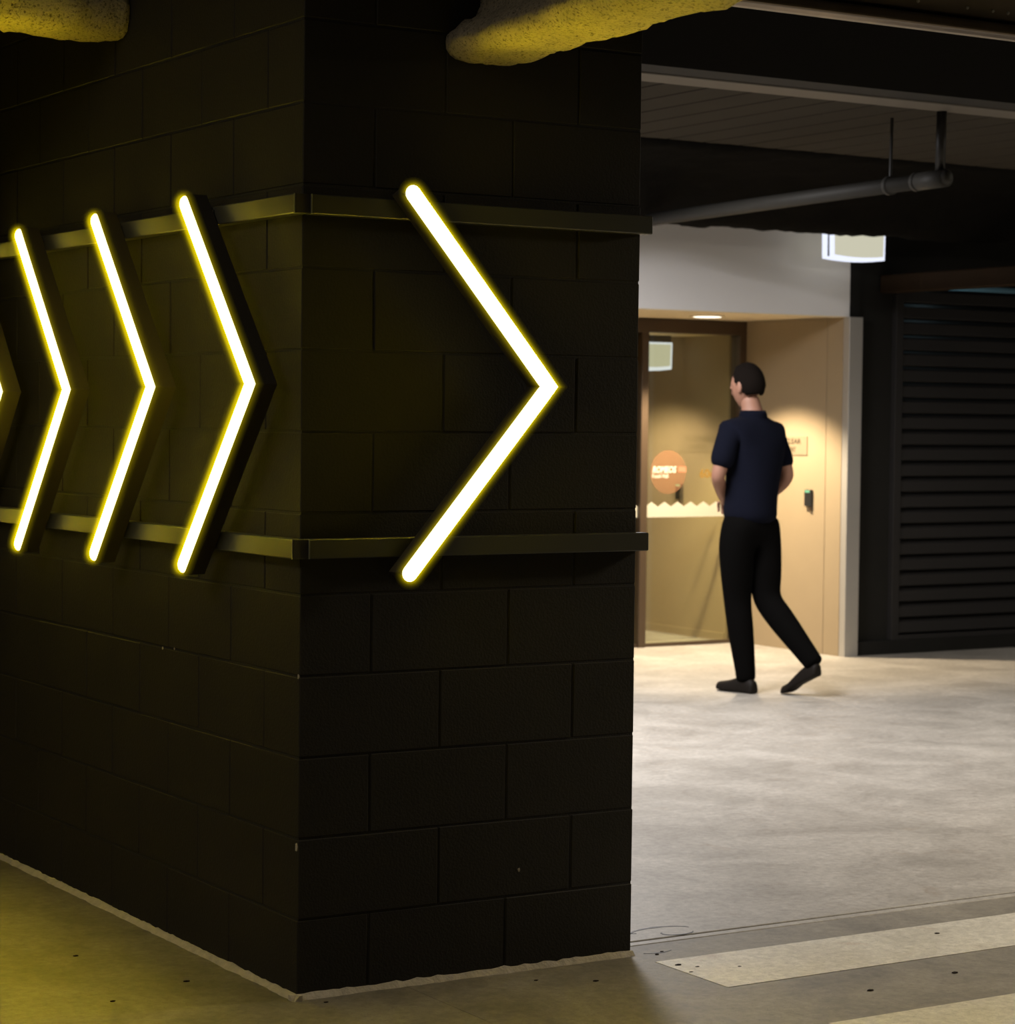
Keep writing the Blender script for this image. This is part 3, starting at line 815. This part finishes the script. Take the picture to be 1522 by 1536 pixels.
# hair: cap over crown, sides and nape
bm = bmesh.new(); bmesh.ops.create_uvsphere(bm, u_segments=36, v_segments=24, radius=1.0)
kill = []
for v in bm.verts:
    x, y, z = v.co
    lim = -0.56 if x < -0.25 else (-0.56 + (x + 0.25) * 1.15 if x < 0.45 else 0.36 + (x - 0.45) * 0.5)
    if z < lim: kill.append(v)
    n_ = 1 + 0.03 * noise.noise(Vector((x, y, z)) * 6)
    n_ *= 0.90 + 0.10 * min(1, max(0, (z - lim) / 0.5))
    v.co = Vector((x * 0.104 * n_ - 0.003, y * 0.083 * n_, z * 0.124 * n_ + 0.002))
bmesh.ops.delete(bm, geom=kill, context='VERTS')
bmesh.ops.solidify(bm, geom=bm.faces[:], thickness=0.008)
bm.transform(HM)
smooth(link('hair', bm_mesh(bm, 'hair'), M['hair'], person))

# shirt: torso, collar and short sleeves over the body
sleR = shR.lerp(elR, 0.86); sleL = shL.lerp(elL, 0.86)
sh_me = skin([
    [(pel + Vector((0, 0, -0.060)), 0.150), (pel + Vector((0, 0, 0.03)), 0.152), (waist, 0.146), (chest, 0.160), (uchest, 0.130), (neck, 0.068), (neck + Vector((0, 0, 0.018)), 0.066)],
    [(uchest, 0.130), (shR, 0.070), (shR.lerp(elR, 0.45), 0.062), (sleR, 0.062)],
    [(uchest, 0.130), (shL, 0.075), (shL.lerp(elL, 0.45), 0.070), (sleL, 0.068)]], 2)
shirt = smooth(link('shirt', sh_me, M['shirt'], person))
cb = bmesh.new()
rows = []
for (rr, zz) in ((0.076, -0.020), (0.074, 0.012), (0.066, 0.032), (0.063, 0.028), (0.066, -0.012)):
    rows.append([neck + Vector((rr * math.cos(t), rr * math.sin(t), zz)) for t in [i * 2 * math.pi / 24 for i in range(24)]])
smooth(link('collar', bm_mesh(sweep_bm(rows, cap=False), 'collar'), M['shirt'], shirt))
# trousers
tr_me = skin([
    [(pel + Vector((0, 0, 0.06)), 0.125), (pel + Vector((0, 0, -0.03)), 0.145), (hpL + Vector((0, 0, -0.06)), 0.110), (hpL.lerp(knL, 0.55), 0.098), (knL, 0.078), (knL.lerp(anL, 0.4), 0.074), (anL + Vector((0, 0, 0.01)), 0.056), (anL + Vector((0, 0, -0.035)), 0.056)],
    [(pel + Vector((0, 0, -0.03)), 0.145), (hpR + Vector((0, 0, -0.06)), 0.110), (hpR.lerp(knR, 0.55), 0.098), (knR, 0.078), (knR.lerp(anR, 0.4), 0.074), (anR, 0.054), (anR + (anR - knR).normalized() * 0.03, 0.054)]], 2)
smooth(link('trousers', tr_me, M['trousers'], person))
# shoes: lofted from heel to toe
def shoe(heel, toe, lift_heel, lift_toe):
    """heel and toe on the ground plane; lifts raise either end"""
    d = (toe - heel); L = d.length; d.normalize(); s = Vector((0, 0, 1)).cross(d)
    st = [(0.0, 0.026, 0.060), (0.06, 0.035, 0.075), (0.25, 0.036, 0.088), (0.42, 0.037, 0.082), (0.60, 0.045, 0.060), (0.78, 0.049, 0.050), (0.92, 0.040, 0.044), (0.98, 0.024, 0.036), (1.0, 0.010, 0.026)]
    secs = []
    for t, wd, ht in st:
        c = heel + d * L * t; base = lift_heel * (1 - t) ** 1.0 + lift_toe * t
        if t > 0.7 and lift_heel > 0.05: base = max(base * 0.4, 0.0)
        ring = []
        for wx, hz in ((-0.9, 0), (-1, 0.12), (-1.0, 0.3), (-0.86, 0.7), (-0.5, 0.97), (0, 1.0), (0.5, 0.97), (0.86, 0.7), (1.0, 0.3), (1, 0.12), (0.9, 0)):
            ring.append(c + s * wd * wx + Vector((0, 0, base + ht * hz)))
        secs.append(ring)
    o = smooth(link('shoe', bm_mesh(sweep_bm(secs), 'shoe'), M['shoe'], person))
    sub = o.modifiers.new('s', 'SUBSURF'); sub.levels = 1; sub.render_levels = 2
    return o
shoe(P(0.088, -0.085, 0), P(-0.092, 0.105, 0), 0.0, 0.006)
shoe(P(0.40, -0.23, 0), P(0.235, -0.045, 0), 0.115, 0.0)
